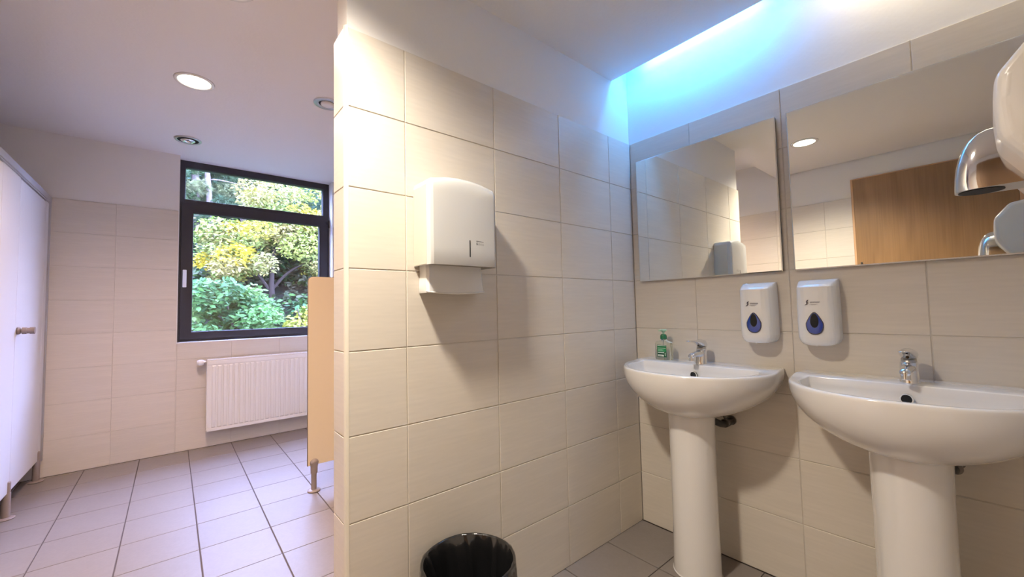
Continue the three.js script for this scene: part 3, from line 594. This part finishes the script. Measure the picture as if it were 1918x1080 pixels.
// ================================================================ RADIATOR
{
  const x0 = -1.676, x1 = -.676, y0 = .143, y1 = .743, zf = ZW + .100;
  const t = thing('radiator', 'white ribbed panel radiator under the window', 'radiator', [0, 0, 0]);
  mesh('front_panel', [rbox(x0 + .004, y0, zf - .012, x1 - .004, y1 - .012, zf - .004, .003), rbox(x0 + .004, y0 + .001, zf - .008, x1 - .004, y0 + .028, zf, .003), rbox(x0 + .004, y1 - .046, zf - .008, x1 - .004, y1 - .014, zf, .003)], M.whiteEnamel, t);
  const P = t.children[0];
  for (let i = 0; i < 24; i++) {
    const x = x0 + .030 + (i + .5) * .0392, w = .013, g = [];
    for (const [k, h] of [[1, 0], [.94, .006], [.8, .0085], [.72, .009]]) g.push([[x - w * k, y0 + .03 + (1 - k) * .05, zf - .005 + h], [x + w * k, y0 + .03 + (1 - k) * .05, zf - .005 + h], [x + w * k, y1 - .05 - (1 - k) * .05, zf - .005 + h], [x - w * k, y1 - .05 - (1 - k) * .05, zf - .005 + h]]);
    mesh('rib', toCreasedNormals(loft(g, true, true), .9), M.whiteEnamel, P);
  }
  for (const q of [x0, x1 - .006]) mesh('side_cover', rbox(q, y0 + .012, ZW + .028, q + .006, y1, zf - .002, .002), M.whiteEnamel, t);
  mesh('top_grille', [rbox(x0 + .002, y1 - .014, zf - .012, x1 - .002, y1 + .001, zf - .002, .003), rbox(x0 + .002, y1 - .012, ZW + .03, x1 - .002, y1, ZW + .04, .002), ...[...Array(32)].map((_, i) => box(x0 + .02 + i * .0305, y1 - .008, ZW + .035, x0 + .026 + i * .0305, y1 - .002, zf - .008))], M.whiteEnamel, t);
  mesh('back_panel', rbox(x0 + .004, y0, ZW + .03, x1 - .004, y1 - .02, ZW + .045, .003), M.whiteEnamel, t);
  for (const q of [x0 + .15, x1 - .18]) mesh('wall_bracket', box(q, y0 + .1, ZW + .0005, q + .03, y1 - .05, ZW + .032), M.whiteEnamel, t);
  const v = mesh('valve', [cyl(.011, .011, V3(x0 - .002, .722, ZW + .06), V3(x0 - .02, .722, ZW + .06), 20), cyl(.010, .010, V3(x0 - .015, .722, ZW + .06), V3(x0 - .015, .722, ZW + .001), 16)], M.steel, t, 'metal radiator valve');
  mesh('valve_knob', [cyl(.019, .021, V3(x0 - .02, .722, ZW + .062), V3(x0 - .03, .722, ZW + .062), 28), cyl(.0235, .0235, V3(x0 - .03, .722, ZW + .062), V3(x0 - .052, .722, ZW + .062), 28), cyl(.0235, .017, V3(x0 - .052, .722, ZW + .062), V3(x0 - .066, .722, ZW + .062), 28)], M.whitePlastic, v, 'white round thermostat knob');
}

// ================================================================ OUTSIDE: WOODED SLOPE
const slopeY = z => z > -5 ? -.3 : z > -9 ? -.3 + (-5 - z) * .62 : z > -12 ? 2.18 + (-9 - z) * 1.0 : 5.18;
{
  const g = new THREE.PlaneGeometry(44, 30, 60, 60); g.rotateX(-Math.PI / 2); g.translate(0, 0, -18.6);
  const p = g.attributes.position; for (let i = 0; i < p.count; i++) { const x = p.getX(i), z = p.getZ(i); p.setY(i, slopeY(z) + .12 * Math.sin(x * 1.7 + z) + .1 * Math.sin(x * .6 - z * 1.3)); }
  g.computeVertexNormals(); const m = mesh('hillside', g, std(lin(.014, .016, .008), 1), null); m.userData.kind = 'structure';
}
const leafGeo = (() => {                              // a folded pointed leaf, 8 triangles, 1 m long
  const P = [[0, 0, 0], [.25, 0, .22], [.6, .03, .26], [1, -.06, 0], [.25, 0, -.22], [.6, .03, -.26], [.3, -.06, 0], [.65, -.05, 0]];
  const F = [[0, 1, 6], [1, 2, 7], [1, 7, 6], [2, 3, 7], [0, 6, 4], [4, 7, 5], [4, 6, 7], [5, 7, 3]];
  const pos = []; F.forEach(f => f.forEach(i => pos.push(...P[i]))); const g = new THREE.BufferGeometry();
  g.setAttribute('position', new THREE.Float32BufferAttribute(pos, 3)); g.computeVertexNormals(); return g;
})();
const needleGeo = (() => {                            // a tuft of pine needles, 1 m long
  const pos = []; for (let i = 0; i < 12; i++) { const a = i * 2.4, e = .25 + .5 * ((i * 7) % 12) / 12, d = [Math.cos(e), Math.sin(e) * Math.cos(a), Math.sin(e) * Math.sin(a)], s = [0, -.035 * Math.sin(a), .035 * Math.cos(a)]; pos.push(-s[0], -s[1], -s[2], s[0], s[1], s[2], ...d); }
  const g = new THREE.BufferGeometry(); g.setAttribute('position', new THREE.Float32BufferAttribute(pos, 3)); g.computeVertexNormals(); return g;
})();
const leafMat = new THREE.MeshPhysicalMaterial({ color: 0xffffff, roughness: .8, specularIntensity: .35, transmission: .3, thickness: 0, side: THREE.DoubleSide });
const barkMat = std(lin(.028, .019, .014), .95), pineBark = std(lin(.13, .10, .085), .95);
function cloud(name, parent, geo, blobs, count, size, palette, opt = {}) {
  const m = new THREE.InstancedMesh(geo, leafMat, count); m.name = name; m.userData.kind = 'stuff'; m.castShadow = m.receiveShadow = true;
  const tot = blobs.reduce((s, b) => s + b[3] * b[3], 0), q = new THREE.Quaternion(), e = new THREE.Euler(), mt = new THREE.Matrix4(), c = new THREE.Color();
  let i = 0;
  blobs.forEach((b, k) => {
    const n = k === blobs.length - 1 ? count - i : Math.floor(count * b[3] * b[3] / tot), pal = palette[b[5] ?? Math.floor(rnd() * palette.length)];
    for (let j = 0; j < n; j++, i++) {
      const a = rr(0, 6.283), z = rr(-1, 1), s = Math.sqrt(1 - z * z), d = (opt.fill ? .35 + .65 * Math.sqrt(rnd()) : .72 + .3 * rnd());
      const x = b[0] + b[3] * d * s * Math.cos(a), y = b[1] + b[3] * d * z * (b[4] ?? .8), w = b[2] + b[3] * d * s * Math.sin(a);
      e.set(rr(-.9, .9) + (opt.droop ?? 0), rr(0, 6.283), rr(-.8, .5)); q.setFromEuler(e);
      const L = size * rr(.65, 1.35); mt.compose(V3(x, y, w), q, V3(L, L, L)); m.setMatrixAt(i, mt);
      const v = rr(.75, 1.25) * .41; c.setRGB(pal[0] * 1.3 * v * rr(.9, 1.1), pal[1] * 1.25 * v, pal[2] * .6 * v * rr(.85, 1.15)); m.setColorAt(i, c);
    }
  });
  parent.add(m); return m;
}
function limb(pts, r0, r1) {                          // tapered bent branch
  const c = new THREE.CatmullRomCurve3(pts.map(p => V3(...p))), g = new THREE.TubeGeometry(c, 18, 1, 8, false), p = g.attributes.position;
  for (let i = 0; i < p.count; i++) { const k = Math.floor(i / 9) / 18, o = c.getPointAt(Math.min(1, k)), r = r0 + (r1 - r0) * k; p.setXYZ(i, o.x + (p.getX(i) - o.x) * r, o.y + (p.getY(i) - o.y) * r, o.z + (p.getZ(i) - o.z) * r); }
  g.computeVertexNormals(); return g;
}
const scatterBlobs = (n, c, ext, r) => [...Array(n)].map(() => [c[0] + rr(-1, 1) * ext[0], c[1] + rr(-1, 1) * ext[1], c[2] + rr(-1, 1) * ext[2], rr(...r), rr(.5, .8)]);
const YEL = [[.62, .50, .05], [.42, .40, .10], [.30, .36, .12], [.42, .38, .22], [.26, .33, .14], [.20, .30, .10], [.34, .34, .20]];
const GRN = [[.08, .22, .09], [.10, .26, .10], [.06, .17, .09], [.14, .28, .12]];
const LIM = [[.32, .42, .08], [.22, .38, .12], [.14, .32, .14], [.40, .44, .10]];
const PIN = [[.10, .20, .13], [.16, .25, .19], [.22, .27, .22], [.07, .14, .11]];
const TEA = [[.04, .15, .13], [.05, .12, .12], [.06, .18, .12], [.04, .09, .09]];
{                                                     // broad yellowing tree in the middle of the view
  const t = thing('yellowing_tree', 'broad tree with yellowing leaves and a dark forked trunk filling the window', 'tree', [0, 0, 0]);
  const tx = -.42, tz = -7.8, ty = slopeY(tz);
  mesh('trunk', [limb([[tx, ty - .1, tz], [tx + .02, 1.2, tz], [tx - .02, 1.75, tz + .05], [tx + .05, 2.6, tz]], .06, .03), limb([[tx, 1.5, tz], [tx - .25, 1.85, tz + .1], [tx - .7, 2.2, tz + .2]], .032, .012), limb([[tx, 1.6, tz], [tx + .3, 1.95, tz], [tx + .9, 2.3, tz + .1]], .032, .012), limb([[tx, 1.9, tz], [tx - .35, 2.5, tz], [tx - .6, 3.1, tz]], .03, .01)], barkMat, t);
  const bl = [...scatterBlobs(26, [tx + .1, 2.35, tz + .2], [1.15, .35, .6], [.25, .45]), ...scatterBlobs(20, [tx + .45, 3.15, tz], [.75, .5, .6], [.25, .42]), ...scatterBlobs(12, [tx - .65, 1.95, tz + .5], [.5, .2, .4], [.2, .32]), ...scatterBlobs(10, [tx + 1.3, 2.3, tz], [.6, .6, .6], [.25, .4])];
  cloud('crown', t, leafGeo, bl, 24000, .066, YEL, { fill: true });
}
{
  const t = thing('leafy_bush', 'dense dark green bush with broad leaves at the lower left of the window', 'bush', [0, 0, 0]);
  for (const g of [limb([[-1.2, 0, -6.2], [-1.15, .6, -6.1], [-1.3, 1.3, -6]], .03, .01), limb([[-1.0, 0, -6.2], [-.9, .5, -6], [-.75, 1.1, -5.9]], .025, .008), limb([[-1.4, 0, -6.2], [-1.6, .7, -6.1], [-1.7, 1.4, -6]], .025, .008)]) mesh('stem', g, barkMat, t);
  cloud('foliage', t, leafGeo, [...scatterBlobs(22, [-1.35, .95, -6.1], [.55, .55, .35], [.2, .34]), ...scatterBlobs(8, [-.85, .95, -6.2], [.25, .35, .3], [.16, .26])], 7500, .082, GRN, { fill: true, droop: .3 });
}
{
  const t = thing('lime_bush', 'bright lime green bush at the lower right of the window', 'bush', [0, 0, 0]);
  for (const g of [limb([[-.2, 0, -6.4], [-.15, .6, -6.3], [-.3, 1.2, -6.3]], .025, .008), limb([[.1, 0, -6.4], [.2, .6, -6.3], [.35, 1.2, -6.3]], .025, .008)]) mesh('stem', g, barkMat, t);
  cloud('foliage', t, leafGeo, [...scatterBlobs(16, [-.15, .95, -6.4], [.42, .28, .3], [.15, .26]), ...scatterBlobs(14, [.6, 1.0, -6.5], [.5, .4, .4], [.2, .32])], 4200, .075, LIM, { fill: true });
}
const pines = [['slender pine with a pale leaning trunk at the upper left of the window', -1.62, -9.4, .05, -.55], ['pine with two pale trunks behind the yellowing tree', -.98, -9.8, .0, .0], ['tall pine standing beside the paler pines, left of the yellowing tree', -2.6, -9.2, .05, .2]];
pines.forEach(([label, x, z, lx, b], k) => {
  const t = thing('pine_tree', label, 'tree', [0, 0, 0], 'pines on the slope'), y0 = slopeY(z) - .2;
  const parts = [limb([[x, y0, z], [x + lx, 2.6, z], [x + lx * 2 - .06, 4.2, z], [x + lx * 3 - .1, 5.1, z]], .085, .05)];
  if (k < 2) parts.push(limb([[x + .42, y0, z + .2], [x + .36, 2.6, z + .2], [x + .22, 4.2, z + .2], [x + .14, 5, z]], .065, .04));
  for (let i = 0; i < 9; i++) { const y = 2.4 + i * .3, s = i % 2 ? 1 : -1; parts.push(limb([[x, y, z], [x + s * .35, y + .08, z + .15], [x + s * .8, y + .02, z + .3]], .02, .006)); }
  mesh('trunk', parts, pineBark, t);
  cloud('needles', t, needleGeo, [...scatterBlobs(16, [x - .35 + (k === 1 ? .2 : 0), 3.7, z + .3], [.55, .9, .35], [.16, .3]), ...scatterBlobs(8, [x, 4.7, z], [.8, .3, .5], [.25, .4])], 4200, .12, PIN, { fill: true });
});
[['dark blue-green conifer at the right edge of the window view', 1.15, -8.6, 3.2, 1.25], ['dark conifer right of the yellowing tree, mostly hidden by the partition', 2.6, -8.2, 3.4, 1.4], ['dark conifer standing behind the pines at the far left', -4.3, -9.5, 4, 1.6]].forEach(([label, x, z, y, r]) => {
  const t = thing('conifer', label, 'tree', [0, 0, 0], 'dark conifers on the slope');
  mesh('trunk', limb([[x, slopeY(z) - .2, z], [x, slopeY(z) + 1.6, z], [x, slopeY(z) + 3.1, z]], .1, .03), barkMat, t);
  const bl = []; for (let i = 0; i < 34; i++) { const k = i / 34, yy = slopeY(z) + .4 + k * 2.7, q = r * (1 - k * .8), a = i * 2.4; bl.push([x + q * .7 * Math.cos(a), yy, z + q * .7 * Math.sin(a), q * .42 + .12, .6]); }
  cloud('needles', t, needleGeo, bl, 5200, .15, TEA, { fill: true });
});
{
  const o = new THREE.Group(); o.name = 'undergrowth'; o.userData = { kind: 'stuff', label: 'dark green undergrowth and distant foliage covering the wooded slope', category: 'undergrowth' }; scene.add(o);
  const bl = []; for (let i = 0; i < 520; i++) { const z = rr(-12.6, -8.2), x = rr(-6, 7); bl.push([x, slopeY(z) + rr(0, .5), z, rr(.3, .6), .7]); }
  for (let i = 0; i < 220; i++) { const z = rr(-8.2, -5.2), x = rr(-6, 5); bl.push([x, slopeY(z) + rr(-.1, .3), z, rr(.22, .4), .6]); }
  cloud('leaves', o, leafGeo, bl, 90000, .12, [...TEA, ...GRN, [.10, .14, .14], [.13, .15, .17]], { fill: true });
}

renderer.render(scene, camera);
